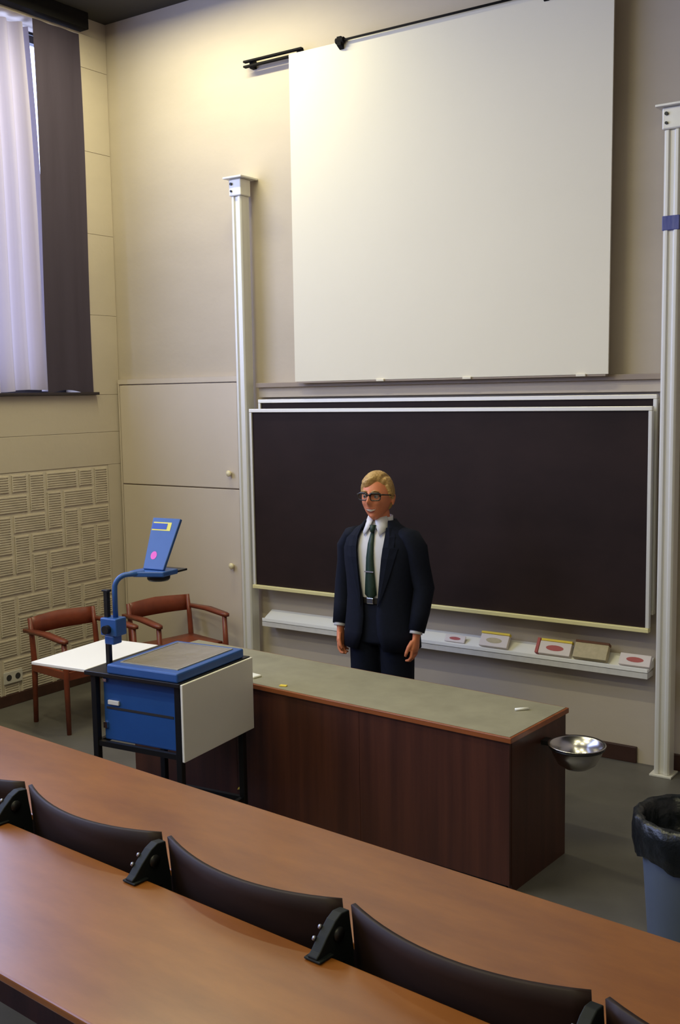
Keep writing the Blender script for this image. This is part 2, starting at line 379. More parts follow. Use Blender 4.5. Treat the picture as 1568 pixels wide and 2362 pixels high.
# boards
def board(name, lab, x0, x1, y, z0, z1, bottom_mat, fr=0.026, top=True):
    e = empty(name, ((x0 + x1) / 2, y, z0)); tag(e, lab, 'blackboard', 'sliding blackboards'); hw = (x1 - x0) / 2; h = z1 - z0
    MB().box(-hw + 0.02, hw - 0.02, 0.0, 0.018, 0.015, h - 0.012).build('writing_surface', 'board', e)
    MB().box(-hw, hw, -0.014, 0.022, h - fr, h).build('top_rail', 'alu', e, bevel=0.003)
    MB().box(-hw, hw, -0.022, 0.022, 0.0, fr).build('bottom_rail', bottom_mat, e, bevel=0.003)
    for sgn in (-1, 1):
        MB().box(min(sgn * hw, sgn * (hw - 0.022)), max(sgn * hw, sgn * (hw - 0.022)), -0.012, 0.022, fr + 0.0005, h - fr - 0.0005).build('side_rail', 'steel_grey', e, bevel=0.003)
board('blackboard', 'wide dark chalkboard with pale frame hanging in front behind the man', -4.965, -1.99, 6.075, 0.853, 2.178, 'alu_yellow')
board('blackboard', 'second dark chalkboard of which only the top strip shows above the front one', -4.93, -1.985, 6.14, 0.95, 2.245, 'alu')
# beam over the boards (carries the screen foot)
e = empty('wall_beam', (-3.455, WY, 2.26)); tag(e, 'horizontal cream beam with brown top board under the projection screen', 'beam')
MB().box(-1.50, 1.50, -0.05, 0.0, 0.0, 0.07).build('fascia', 'wall', e, bevel=0.002)
MB().box(-1.50, 1.50, -0.085, 0.0, 0.071, 0.105).build('top_board', 'beam_brown', e, bevel=0.003)
# projection screen
SY = 6.085
e = empty('projection_screen', (-3.405, SY, 2.368)); tag(e, 'large blank white projection screen hanging above the blackboard', 'projection screen')
rows = []
for i in range(13):
    z = 2.222 * i / 12; rows.append([(-1.145 + 2.29 * j / 12 + 0.012 * (z / 2.2) * (1 if j > 6 else 0.3), 0.0, z) for j in range(13)])
MB().grid(rows).build('screen_sheet', 'screen', e, solid=0.012)
MB().cyl((-0.70, -0.028, 2.222), (1.16, -0.028, 2.222), 0.0075, n=12).build('hanging_rod', 'screen_black', e, smooth=True)
for x in (-0.70, 0.75):
    b = MB(); b.prism([(-0.045, 2.245), (-0.045, 2.19), (-0.01, 2.17), (0.0, 2.215), (0.12, 2.215), (0.12, 2.25)], 0, x - 0.016, x + 0.016); b.cyl((x - 0.03, -0.028, 2.222), (x + 0.03, -0.028, 2.222), 0.02, n=14)
    b.build('rod_hook', 'screen_black', e)
for x in (-0.43, 0.22, 0.98):
    MB().box(x - 0.03, x + 0.03, -0.018, 0.012, -0.012, 0.004).build('foot_clip', 'screen', e, bevel=0.003)
MB().box(-1.13, 1.13, -0.008, 0.03, -0.012, -0.002).build('bottom_strip', 'beam_brown', e)  # thin brown strip along the lower edge
# wall rail left of the screen
e = empty('wall_rail', (-4.74, WY, 4.625)); tag(e, 'dark double rail on the wall sticking out beside the projection screen', 'rail')
for z in (-0.022, 0.012):
    MB().box(-0.265, 0.25, -0.075, -0.045, z - 0.004, z + 0.010).build('bar', 'screen_black', e, bevel=0.002)
for x in (-0.23, 0.19): MB().box(x, x + 0.03, -0.044, 0.0, -0.03, 0.026).build('wall_bracket', 'screen_black', e)
# chalk tray
e = empty('chalk_tray', (-3.46, WY, 0.60)); tag(e, 'long white sloping chalk tray on the wall under the blackboard', 'tray')
MB().prism([(-0.012, 0.066), (-0.001, 0.070), (-0.001, 0.012), (-0.112, 0.0), (-0.126, 0.002), (-0.126, 0.026), (-0.118, 0.026), (-0.112, 0.014)], 0, -1.455, 1.455).build('trough', 'tray_white', e, bevel=0.002)
MB().box(-1.455, 1.455, -0.125, -0.02, -0.035, -0.002).build('added_strip', 'steel_grey', e)  # metal strip added in place of the shade beneath the tray
def tray_pt(t):   # t 0 front .. 1 back of the sloping tray
    return (WY - 0.105 + t * 0.09, 0.618 + t * 0.046)
SLOPE = math.atan2(0.090, 0.062)
def tray_box(name, lab, x, w, l, th, mats, cat, mark=None, rz=0, grp='chalk boxes and erasers on the tray', off=0.0):
    y, z = tray_pt(0.08 + off); e = empty(name, (x, y, z)); e.rotation_euler = (SLOPE, 0, rz); tag(e, lab, cat, grp)
    MB().box(-w / 2, w / 2, 0.0, l, 0.004, th).build('body', mats, e, bevel=0.004)
    if mark:
        b = MB(); b.add([( w * 0.28 * math.cos(a), l * 0.5 + l * 0.22 * math.sin(a), th + 0.001) for a in [k * math.pi / 8 for k in range(16)]], [tuple(range(16))])
        b.build('printed_mark', mark, e)
    return e
tray_box('chalk_packet', 'flat white packet with red print lying alone on the chalk tray beside the man', -3.31, 0.15, 0.05, 0.012, 'box_white', 'packet', 'box_red', off=0.05)
o = tray_box('chalk_box', 'white chalk box with yellow lid edge, first of the row on the tray', -3.02, 0.20, 0.085, 0.03, 'box_white', 'box', 'box_tan')
MB().box(-0.10, 0.10, 0.086, 0.10, 0.004, 0.034).build('lid_edge', 'paper_yellow', o)
o = tray_box('chalk_box', 'white chalk box with red print leaning against the tan box on the tray', -2.60, 0.21, 0.085, 0.032, 'box_white', 'box', 'box_red')
MB().box(-0.125, -0.106, 0.0, 0.10, 0.004, 0.036).build('flap', 'box_red', o); MB().box(-0.10, 0.105, 0.086, 0.10, 0.004, 0.034).build('lid_edge', 'paper_yellow', o)
o = tray_box('board_eraser', 'tan block-shaped board eraser with brown felt edge on the tray', -2.365, 0.215, 0.10, 0.045, 'box_tan', 'eraser', None)
MB().box(-0.107, 0.107, 0.101, 0.115, 0.004, 0.045).build('felt_pad', 'felt_brown', o)
tray_box('chalk_box', 'white chalk box with red mark at the tray end beside the taped column', -2.09, 0.19, 0.075, 0.026, 'box_white', 'box', 'box_red')
# socket on the window wall
e = empty('wall_socket', (WX + 0.0062, 5.01, 0.215)); tag(e, 'small pale double power socket low on the slotted brick wall', 'socket')
MB().box(0.0, 0.012, -0.085, 0.085, -0.045, 0.045).build('plate', 'socket', e, bevel=0.003)
for y in (-0.04, 0.04):
    b = MB(); b.cyl((0.0118, y, 0), (0.0126, y, 0), 0.024, n=18); b.build('outlet', 'socket_hole', e)

# ================================================================== CURTAINS
def curtain(name, lab, y0, y1, z0, z1, folds, amp, m, xc, flare=0.0, rnd=0):
    rnd_ = random.Random(rnd); n = folds * 10; rows = []
    ph = [rnd_.uniform(-0.6, 0.6) for _ in range(folds + 1)]; am = [rnd_.uniform(0.5, 1.3) for _ in range(folds + 1)]
    for i in range(15):
        t = i / 14; z = z1 + (z0 - z1) * t; row = []
        for j in range(n + 1):
            q = j / n; k = int(q * folds * 0.999)
            a = amp * am[k] * (0.7 + 0.5 * t)
            y = y0 + (y1 - y0 + flare * t) * q + 0.012 * math.sin(5 * t + ph[k])
            row.append((xc + a * math.sin(2 * math.pi * q * folds + ph[k] * t), y, z + (0.012 * math.sin(7 * q + rnd) if i == 14 else 0)))
        rows.append(row)
    o = MB().grid(rows).build(name, m, smooth=True)
    return tag(o, lab, 'curtain')
curtain('curtain', 'light translucent curtain hanging in long folds at the window', 4.88, 5.53, 2.335, 5.03, 5, 0.055, 'curtain_light', WX - 0.10, 0.10, 3)
curtain('curtain', 'dark grey sheet hanging flat beside the light curtain', 5.48, 5.925, 2.329, 5.055, 2, 0.006, 'sheet_dark', WX + 0.009, 0.012, 5)  # flat dark sheet at the end of the window
tag(MB().cyl((WX - 0.19, WIN_Y0 + .01, 5.02), (WX - 0.19, WIN_Y1 - .01, 5.02), 0.012, n=10).build('curtain_rail', 'black_metal'), 'thin dark rail the curtains hang from', 'rail')

# ================================================================== LECTURE BENCH
e = empty('lecture_bench', (-1.994, 4.21, 0.0), R(-3.8)); tag(e, 'dark rosewood lecture bench with grey-green linoleum top', 'lecture bench')
BL, BD, BH = 2.565, 0.575, 0.741
MB().box(-BL, 0, 0, BD, BH - 0.028, BH - 0.002).build('top_edge', 'bench_edge', e, bevel=0.003)
MB().box(-BL + 0.012, -0.012, 0.012, BD - 0.012, BH - 0.006, BH).build('top_linoleum', 'bench_lino', e)
for i in range(3):
    a = -BL + 0.012 + i * (BL - 0.024) / 3; MB().box(a, a + (BL - 0.024) / 3 - 0.002, 0.012, 0.03, 0.04, BH - 0.028).build('front_panel', 'bench_front', e)
for x in (-BL + 0.012, -0.012 - 0.02):
    MB().box(x, x + 0.02, 0.031, BD - 0.012, 0.0, BH - 0.028).build('side_panel', 'bench_front', e)
MB().box(-BL + 0.05, -0.05, 0.05, 0.066, 0.0, 0.06).build('plinth', 'black_metal', e)
MB().box(-BL + 0.032, -0.032, 0.06, BD - 0.05, 0.28, 0.30).build('shelf', 'bench_front', e)
MB().prism([(-1.71, 0.118), (-1.645, 0.136), (-1.648, 0.150), (-1.70, 0.134)], 1, 0.0095, 0.0119).build('yellow_tag', 'paper_yellow', e)['label'] = 'yellow scrap stuck low on the bench front'
# things on the bench
o = MB().box(-0.055, 0.055, -0.03, 0.03, 0.0, 0.012).build('sponge', 'paper', bevel=0.005, loc=(-3.66, 4.43, 0.741), rz=R(-10)); tag(o, 'small white block lying on the bench corner behind the projector cart', 'block')
o = MB().box(-0.02, 0.02, -0.012, 0.012, 0.0, 0.006).build('note_scrap', 'paper_yellow', bevel=0.002, loc=(-3.385, 4.362, 0.741), rz=R(12)); tag(o, 'tiny yellow scrap on the front edge of the bench top', 'scrap')
o = MB().cyl((-0.032, -0.012, 0.007), (0.032, 0.012, 0.007), 0.0065, n=12).build('chalk_stick', 'chalk', smooth=True, loc=(-2.13, 4.62, 0.741), rz=R(25)); tag(o, 'short white stick of chalk on the bench top', 'chalk')
# steel bowl on a ring beside the bench
e = empty('wash_bowl', (-1.815, 4.535, 0.545)); tag(e, 'round stainless steel bowl held by a ring at the end of the bench', 'bowl')
b = MB(); b.lathe([(0.0, 0.0), (0.055, 0.002), (0.085, 0.022), (0.108, 0.062), (0.118, 0.105), (0.132, 0.109), (0.133, 0.105), (0.121, 0.100), (0.112, 0.062), (0.088, 0.018), (0.057, -0.003), (0.0, -0.005)], n=48)
b.build('basin', 'stainless', e, smooth=True)
b = MB(); b.tube([(0.124 * math.cos(a), 0.124 * math.sin(a), 0.095) for a in [2 * math.pi * k / 32 for k in range(33)]], [0.006] * 33, n=8); b.box(-0.165, -0.118, -0.03, 0.03, 0.085, 0.105)
b.build('ring_holder', 'black_metal', e)

# ================================================================== PROJECTOR CART
CROT = R(5.5)
e = empty('projector_cart', (-3.762, 3.895, 0.0), CROT); tag(e, 'black steel projector cart with one white leaf raised and one hanging', 'cart')
CH = 0.92; hw = 0.298
MB().box(-hw, hw, -0.302, 0.302, CH - 0.022, CH).build('top_plate', 'black_metal', e, bevel=0.003)
LEGS = [(-0.262, -0.262), (0.262, -0.262), (0.262, 0.262), (-0.262, 0.262)]
for (x, y) in LEGS:
    l = MB().box(x - 0.016, x + 0.016, y - 0.016, y + 0.016, 0.062, CH - 0.0225).build('leg', 'black_metal', e, bevel=0.003)
    b = MB(); b.cyl((x - 0.011, y, 0.03), (x + 0.011, y, 0.03), 0.03, n=20); b.box(x - 0.014, x + 0.014, y - 0.008, y + 0.008, 0.028, 0.062)
    b.build('castor', 'black_metal', l)
for z in (0.53, 0.14):
    b = MB(); b.box(-0.246, 0.246, -0.272, -0.248, z, z + 0.026); b.box(-0.246, 0.246, 0.248, 0.272, z, z + 0.026); b.box(-0.272, -0.248, -0.246, 0.246, z, z + 0.026); b.box(0.248, 0.272, -0.246, 0.246, z, z + 0.026)
    b.build('cross_rail', 'black_metal', e)
MB().box(-hw - 0.375, -hw - 0.004, -0.285, 0.295, CH - 0.016, CH).build('raised_leaf', 'leaf_white', e, bevel=0.003)
MB().box(hw + 0.003, hw + 0.017, -0.300, 0.300, CH - 0.385, CH - 0.004).build('hanging_leaf', 'leaf_white', e, bevel=0.003)
for y in (-0.2, 0.2):
    for x in (hw, -hw - 0.002): MB().cyl((x, y - 0.03, CH - 0.012), (x, y + 0.03, CH - 0.012), 0.007, n=10).build('hinge', 'chrome', e)
b = MB(); b.box(-hw - 0.30, -hw + 0.04, -0.01, 0.01, CH - 0.045, CH - 0.024); b.build('leaf_support', 'black_metal', e)
# overhead projector on / in the cart
e = empty('overhead_projector', (-3.762, 3.895, CH), CROT); tag(e, 'blue overhead projector with tilted mirror head standing in the cart', 'projector')
SX0, SX1, SY0, SY1 = -0.150, 0.287, -0.300, 0.262
ST = 0.048
b = MB(); b.box(SX0, SX1, SY0, SY1, 0.0005, ST)
b.build('stage_box', 'ohp_blue', e, bevel=0.008)
MB().box(SX0 + 0.05, SX1 - 0.045, SY0 + 0.06, SY1 - 0.05, ST, ST + 0.003).build('stage_glass', 'stage_glass', e)
b = MB()
b.box(SX0 + 0.043, SX1 - 0.038, SY0 + 0.053, SY0 + 0.0595, ST, ST + 0.005); b.box(SX0 + 0.043, SX1 - 0.038, SY1 - 0.0495, SY1 - 0.043, ST, ST + 0.005)
b.box(SX0 + 0.043, SX0 + 0.0495, SY0 + 0.0597, SY1 - 0.0497, ST, ST + 0.005); b.box(SX1 - 0.0445, SX1 - 0.038, SY0 + 0.0597, SY1 - 0.0497, ST, ST + 0.005)
b.build('stage_rim', 'stage_frame', e)
bd = MB().box(-0.232, 0.235, -0.240, 0.225, -0.363, -0.0235).build('lamp_housing', 'ohp_blue', e, bevel=0.008)
MB().box(-0.21, 0.21, -0.2425, -0.2395, -0.20, -0.188).build('slot', 'socket_hole', bd)
MB().box(-0.195, -0.125, -0.252, -0.2405, -0.175, -0.152).build('switch_plate', 'leaf_white', bd, bevel=0.003)
MB().box(-0.228, -0.205, -0.252, -0.2405, -0.30, -0.27).build('latch', 'chrome', bd); MB().box(-0.222, -0.20, -0.252, -0.2405, -0.06, -0.045).build('latch', 'chrome', bd)
# post, clamp, arm, head (stage's own frame, post at the near window-side corner)
PX, PY = -0.238, -0.178
MB().box(PX - 0.012, PX + 0.012, PY - 0.012, PY + 0.012, 0.0, 0.385).box(PX - 0.02, PX + 0.02, PY - 0.016, PY + 0.016, 0.385, 0.395).build('post', 'black_metal', e, bevel=0.002)
cl = MB().box(PX - 0.02, PX + 0.085, PY - 0.035, PY + 0.045, 0.165, 0.255).box(PX - 0.0, PX + 0.06, PY - 0.03, PY + 0.035, 0.12, 0.165).build('clamp_block', 'ohp_blue', e, bevel=0.006)
b = MB(); b.cyl((PX + 0.03, PY - 0.035, 0.2), (PX + 0.03, PY - 0.06, 0.2), 0.022, n=20); b.build('focus_knob', 'black_metal', cl)
AX, AY = PX + 0.045, PY + 0.01
path = [(AX, AY, 0.25), (AX, AY, 0.38)]
for k in range(1, 8):
    a = k / 7 * math.pi / 2; rr = 0.07
    path.append((AX + rr * (1 - math.cos(a)) * 0.75, AY + rr * (1 - math.cos(a)) * 0.66, 0.40 + rr * math.sin(a)))
path.append((AX + 0.115, AY + 0.10, 0.472))
MB().tube(path, [0.0135] * len(path), n=14).build('arm_tube', 'ohp_blue', e, smooth=True)
HX, HY = -0.058, -0.02     # mirror hinge centre
hd = MB().prism([(HX - 0.10, HY - 0.075), (HX - 0.06, HY - 0.09), (HX + 0.085, HY - 0.03), (HX + 0.085, HY + 0.09), (HX - 0.085, HY + 0.09), (HX - 0.105, HY - 0.02)], 2, 0.455, 0.482).build('head_base', 'ohp_blue', e, bevel=0.006)
MB().box(HX - 0.07, HX + 0.085, HY + 0.09, HY + 0.165, 0.462, 0.472).build('lens_shield', 'black_metal', hd)
b = MB(); b.lathe([(0.0, -0.03), (0.05, -0.03), (0.058, -0.022), (0.06, 0.0), (0.0, 0.0)], (HX + 0.005, HY + 0.03, 0.455), 28); b.build('lens', 'black_metal', hd, smooth=True)
mrot = Matrix.Rotation(R(-27), 3, 'X')
org = (HX, HY, 0.482)
mw = 0.079; ml = 0.280
b = MB(); vs = []
for (x, z) in ((-mw * 0.82, 0.0), (mw * 0.82, 0.0), (mw * 1.12, ml), (-mw * 1.12, ml)):
    for y in (-0.009, 0.009): vs.append(Vector(org) + mrot @ Vector((x, y, z)))
b.add(vs, [(0, 2, 3, 1), (2, 4, 5, 3), (4, 6, 7, 5), (6, 0, 1, 7), (0, 6, 4, 2), (1, 3, 5, 7)])
mc = b.build('mirror_cover', 'ohp_blue', e, bevel=0.004)
def on_mirror(name, m, pts, lift):
    b = MB(); b.add([Vector(org) + mrot @ Vector((x, -0.009 - lift, z)) for (x, z) in pts], [tuple(range(len(pts)))]); return b.build(name, m, mc)
def rect(x0, x1, z0, z1): return [(x0, z0), (x1, z0), (x1, z1), (x0, z1)]
on_mirror('sticker', 'sticker_yellow', rect(-0.075, 0.042, 0.210, 0.256), 0.001)
on_mirror('sticker_panel', 'sticker_blue', rect(-0.0755, 0.018, 0.217, 0.249), 0.0018)
on_mirror('round_sticker', 'sticker_pink', [(-0.018 + 0.019 * math.cos(k * math.pi / 10), 0.075 + 0.022 * math.sin(k * math.pi / 10)) for k in range(20)], 0.001)
b = MB(); b.add([Vector(org) + mrot @ Vector((x, 0.0105, z)) for (x, z) in rect(-0.058, 0.058, 0.02, ml - 0.02)], [(0, 1, 2, 3)]); b.build('mirror_glass', 'chrome', mc)

# ================================================================== ARMCHAIRS
def armchair(loc, rz, lab):
    e = empty('armchair', loc, rz); tag(e, lab, 'chair', 'wooden armchairs by the window wall')
    # faces +x, width along y
    arc = [(-0.225 - 0.035 * (1 - (2 * k / 10 - 1) ** 2), -0.26 + 0.52 * k / 10) for k in range(11)]
    b = MB(); rows = []
    for z, t in ((0.625, 0.0), (0.69, -0.012), (0.755, -0.022)):
        rows.append([(x + t, y, z - (0.012 * (abs(2 * k / 10 - 1)) if z > 0.7 else 0)) for k, (x, y) in enumerate(arc)])
    b.grid(rows).build('backrest', 'chair_wood', e, smooth=True, solid=0.018)
    for sg in (-1, 1):
        y = sg * 0.265
        MB().tube([(-0.215, y, 0.0), (-0.20, y, 0.42), (-0.215, y, 0.60), (-0.236, y, 0.745)], [0.017, 0.021, 0.019, 0.015], n=12).build('leg', 'chair_wood', e, smooth=True)
        MB().tube([(0.225, sg * 0.29, 0.0), (0.22, sg * 0.29, 0.42), (0.21, sg * 0.29, 0.632)], [0.016, 0.020, 0.018], n=12).build('leg', 'chair_wood', e, smooth=True)
        b = MB(); b.grid([[(-0.275, y * 1.06 - 0.018, 0.655), (-0.275, y * 1.06 + 0.018, 0.655)], [(0.0, y * 1.09 - 0.03, 0.662), (0.0, y * 1.09 + 0.03, 0.662)], [(0.20, y * 1.11 - 0.027, 0.645), (0.20, y * 1.11 + 0.027, 0.645)], [(0.245, y * 1.11 - 0.015, 0.642), (0.245, y * 1.11 + 0.015, 0.642)]])
        b.build('armrest', 'chair_wood', e, smooth=True, solid=0.024)
        MB().box(-0.19, 0.205, sg * 0.278 - 0.011, sg * 0.278 + 0.011, 0.375, 0.43).build('side_rail', 'chair_wood', e, bevel=0.004)
    MB().box(0.20, 0.225, -0.275, 0.275, 0.37, 0.43).build('front_rail', 'chair_wood', e, bevel=0.004)
    MB().box(-0.21, -0.188, -0.25, 0.25, 0.375, 0.43).build('rear_rail', 'chair_wood', e, bevel=0.004)
    rows = []
    for i in range(6):
        x = -0.195 + 0.41 * i / 5; rows.append([(x, -0.262 + 0.524 * j / 8, 0.438 - 0.012 * math.sin(math.pi * j / 8) * math.sin(math.pi * min(1, i / 5 + .1))) for j in range(9)])
    MB().grid(rows).build('seat', 'chair_wood', e, smooth=True, solid=0.014)
armchair((-5.715, 5.055, 0), R(-7), 'red-brown wooden armchair beside the raised white leaf of the cart')
armchair((-5.455, 5.745, 0), R(-13), 'red-brown wooden armchair standing before the cupboard doors')

# ================================================================== WASTE BIN
e = empty('waste_bin', (-1.172, 4.13, 0.0)); tag(e, 'tall grey-blue plastic waste bin lined with a black bag', 'bin')
b = MB(); b.lathe([(0.0, 0.0), (0.150, 0.0), (0.156, 0.01), (0.196, 0.56), (0.206, 0.575), (0.20, 0.58), (0.188, 0.56), (0.15, 0.02), (0.0, 0.016)], n=44); b.build('body', 'bin_blue', e, smooth=True)
vs = []; prof = [(0.213, 0.435), (0.222, 0.47), (0.226, 0.53), (0.222, 0.585), (0.205, 0.60), (0.185, 0.585), (0.172, 0.50), (0.15, 0.36), (0.0, 0.33)]
rnd = random.Random(4); nn = 56; rows = []
for i, (r_, z) in enumerate(prof):
    rows.append([((r_ + (0.006 * math.sin(k * 1.7 + i) + rnd.uniform(-.003, .003) if i < 7 and r_ else 0)) * math.cos(2 * math.pi * k / nn), (r_ + (0.006 * math.sin(k * 1.7 + i) + 0 if i < 7 and r_ else 0)) * math.sin(2 * math.pi * k / nn), z + (0.016 * math.sin(k * 0.55) if i == 0 else 0)) for k in range(nn)])
MB().grid(rows, close=True).build('bin_liner', 'bag_black', e, smooth=True)

# ================================================================== DESK ROWS AND TIP-UP SEATS
def desk(name, org, u0, u1, depth, zt, floor_z, lab):
    e = empty(name, (org[0], org[1], floor_z), RROT); tag(e, lab, 'desk', 'long wooden desk rows'); h = zt - floor_z
    MB().box(u0, u1, -depth, 0.0, h - 0.024, h).build('desktop', 'desk_wood', e, bevel=0.006, seg=3)
    MB().box(u0 + 0.02, u1 - 0.02, -0.04, -0.02, 0.12, h - 0.0245).build('modesty_panel', 'bench_front', e)
    n = 5
    for i in range(n):
        u = u0 + 0.12 + (u1 - u0 - 0.24) * i / (n - 1)
        b = MB(); b.box(u - 0.02, u + 0.02, -0.09, -0.041, 0.012, h - 0.06); b.box(u - 0.02, u + 0.02, -depth + 0.08, -0.041, h - 0.06, h - 0.0245); b.box(u - 0.03, u + 0.03, -0.16, -0.01, 0.0, 0.012)
        b.build('support', 'cast_black', e)
D1 = (-2.2, 2.985)
desk('desk_row', D1, -3.9, 4.2, 0.56, 0.73, 0.0, 'long glossy orange-brown wooden desk of the front row facing the bench')
desk('desk_row', (D2.x, D2.y), -3.1, 4.2, 0.538, 0.92, 0.19, 'long glossy orange-brown wooden desk with dark seat backs along its far edge')
PITCH = 0.678
def back_mesh():
    u0, u1 = 0.017, PITCH - 0.020; rows = []
    for (z, dv) in ((-0.30, 0.030), (-0.10, 0.012), (0.0, 0.004), (0.05, 0.0), (0.092, -0.006)):
        row = []
        for k in range(17):
            t = k / 16; q = (2 * t - 1); v = 0.026 + 0.070 * q * q
            row.append((u0 + (u1 - u0) * t, v + dv, z + (0.006 * q * q if z > 0.08 else 0)))
        rows.append(row)
    return MB().grid(rows)
def seat_pan():
    rows = []
    for i in range(7):
        t = i / 6; rows.append([(0.06 + (PITCH - 0.13) * k / 10, 0.14 + 0.05 * math.sin(t * math.pi / 2) + 0.012 * math.sin(math.pi * k / 10), -0.52 + 0.36 * t) for k in range(11)])
    return MB().grid(rows)
bmA = back_mesh().mesh('backrest', 'seat_ply', True); spA = seat_pan().mesh('seat_pan', 'seat_ply', True)
bk = MB(); bk.prism([(-0.060, 0.003), (-0.062, 0.016), (-0.045, 0.028), (-0.012, 0.062), (0.030, 0.098), (0.060, 0.112), (0.098, 0.108), (0.104, 0.06), (0.094, -0.02), (0.120, -0.50), (0.08, -0.50), (0.06, -0.04), (0.006, -0.034), (0.006, 0.003)], 0, -0.015, 0.015)
bk.box(-0.026, 0.026, -0.064, 0.003, 0.0025, 0.010)
bk.v = [(x, (y * 0.80 if z > -0.01 else y), z * 0.80 if z > 0 else z) for (x, y, z) in bk.v]
bkA = bk.mesh('bracket', 'cast_black')
spg = []
for (v, z) in ((0.005, 0.062), (-0.018, 0.042)):
    spg.append(MB().cyl((-0.022, v, z), (-0.0155, v, z), 0.006, n=14).mesh('spring_bolt', 'bolt_steel', True))
ct = MB(); ct.cyl((0.0155, 0.03, 0.045), (0.024, 0.03, 0.045), 0.018, n=18); ctA = ct.mesh('pivot_cap', 'black_metal', True)
for k in range(-2, 3):
    p = D2 + ru * (PITCH * k - 0.022)
    e = empty('tip_up_seat', p, RROT); tag(e, 'dark plywood tip-up seat with curved backrest and black bracket against the second desk', 'seat', 'tip-up seats along the second desk')
    for (n_, me) in (('backrest', bmA), ('seat_pan', spA)):
        o = link_mesh(n_, me, e); md = o.modifiers.new('solid', 'SOLIDIFY'); md.thickness = 0.013; md.offset = 0
    bo = link_mesh('bracket', bkA, e); md = bo.modifiers.new('bevel', 'BEVEL'); md.width = 0.004; md.segments = 2
    [link_mesh('spring_bolt', q, bo) for q in spg]; link_mesh('pivot_cap', ctA, bo)

# ================================================================== PERSON
MP = (-3.295, 5.20, 0.0)
pe = empty('person', MP, R(4)); tag(pe, 'smiling man with fair hair and dark glasses in a navy suit and green tie', 'person')
def gauss(v, c, s): return math.exp(-sum(((v[i] - c[i]) / s[i]) ** 2 for i in range(3)))
HC = Vector((0.0, -0.032, 1.678))      # head centre
HS = 1.07
HEADROT = Matrix.Rotation(R(3), 3, 'Z') @ Matrix.Rotation(R(-2), 3, 'X')
def head_point(th, ph, lift=0.0):
    """th: azimuth, 0 = front (-y), ph: elevation -pi/2..pi/2 ; returns head-local point (front = -y)"""
    d = Vector((math.sin(th) * math.cos(ph), -math.cos(th) * math.cos(ph), math.sin(ph)))
    p = Vector((d.x * 0.079, d.y * 0.100, d.z * 0.122))
    p.y += 0.012 * 0                                  # skull
    if d.z < 0:                                       # jaw narrows, keeps forward
        k = -d.z
        p.x *= 1 - 0.34 * k ** 1.5; p.y = p.y * (1 - 0.22 * k) - 0.020 * k
        if d.y > 0: p.y *= 1 - 0.25 * k
    fr = max(0.0, -d.y)
    g = lambda c, s: gauss(p, c, s) * (1 if d.y < 0 else 0)
    off = 0.0
    off += 0.030 * g((0, -0.105, -0.022), (0.013, 0.04, 0.020))        # nose tip
    off += 0.016 * g((0, -0.100, 0.008), (0.011, 0.04, 0.028))         # nose bridge
    off += 0.006 * g((0.03, -0.09, 0.034), (0.03, 0.03, 0.010)) + 0.006 * g((-0.03, -0.09, 0.034), (0.03, 0.03, 0.010))
    off -= 0.012 * g((0.032, -0.085, 0.010), (0.018, 0.03, 0.013)) + 0.012 * g((-0.032, -0.085, 0.010), (0.018, 0.03, 0.013))
    off += 0.009 * g((0.043, -0.075, -0.026), (0.020, 0.03, 0.018)) + 0.009 * g((-0.043, -0.075, -0.026), (0.020, 0.03, 0.018))
    off += 0.005 * g((0, -0.092, -0.062), (0.030, 0.04, 0.010))        # mouth
    off -= 0.006 * g((0, -0.09, -0.082), (0.022, 0.04, 0.007))
    off += 0.010 * g((0, -0.085, -0.104), (0.024, 0.04, 0.014))        # chin
    p += d * 0 + Vector((0, -1, 0)) * off + d * lift
    return p
def to_body(p): return HC + HEADROT @ (p * HS)
body = MB()
NT, NP = 72, 54
rows = [[to_body(head_point(2 * math.pi * j / NT, -math.pi / 2 + math.pi * (i + 0.5) / NP)) for j in range(NT)] for i in range(NP)]
body.grid(rows, close=True)
body.add(rows[0], [tuple(range(NT - 1, -1, -1))]); body.add(rows[-1], [tuple(range(NT))])
for sg in (-1, 1):    # ears
    c = [to_body(Vector((sg * 0.077, 0.012 + 0.006 * k, -0.038 + 0.014 * k))) for k in range(5)]
    body.tube([x + (HEADROT @ Vector((sg * 0.008, 0.004, 0))) for x in c], [(0.004, 0.007), (0.007, 0.012), (0.008, 0.015), (0.008, 0.016), (0.005, 0.010)], n=12, ref=HEADROT @ Vector((1, 0, 0)))
body.tube([(0, 0.012, 1.44), (0, 0.008, 1.52), (0, -0.008, 1.58), (0, -0.02, 1.65)], [(0.075, 0.07), (0.060, 0.062), (0.058, 0.062), (0.055, 0.060)], n=28, ref=(1, 0, 0))
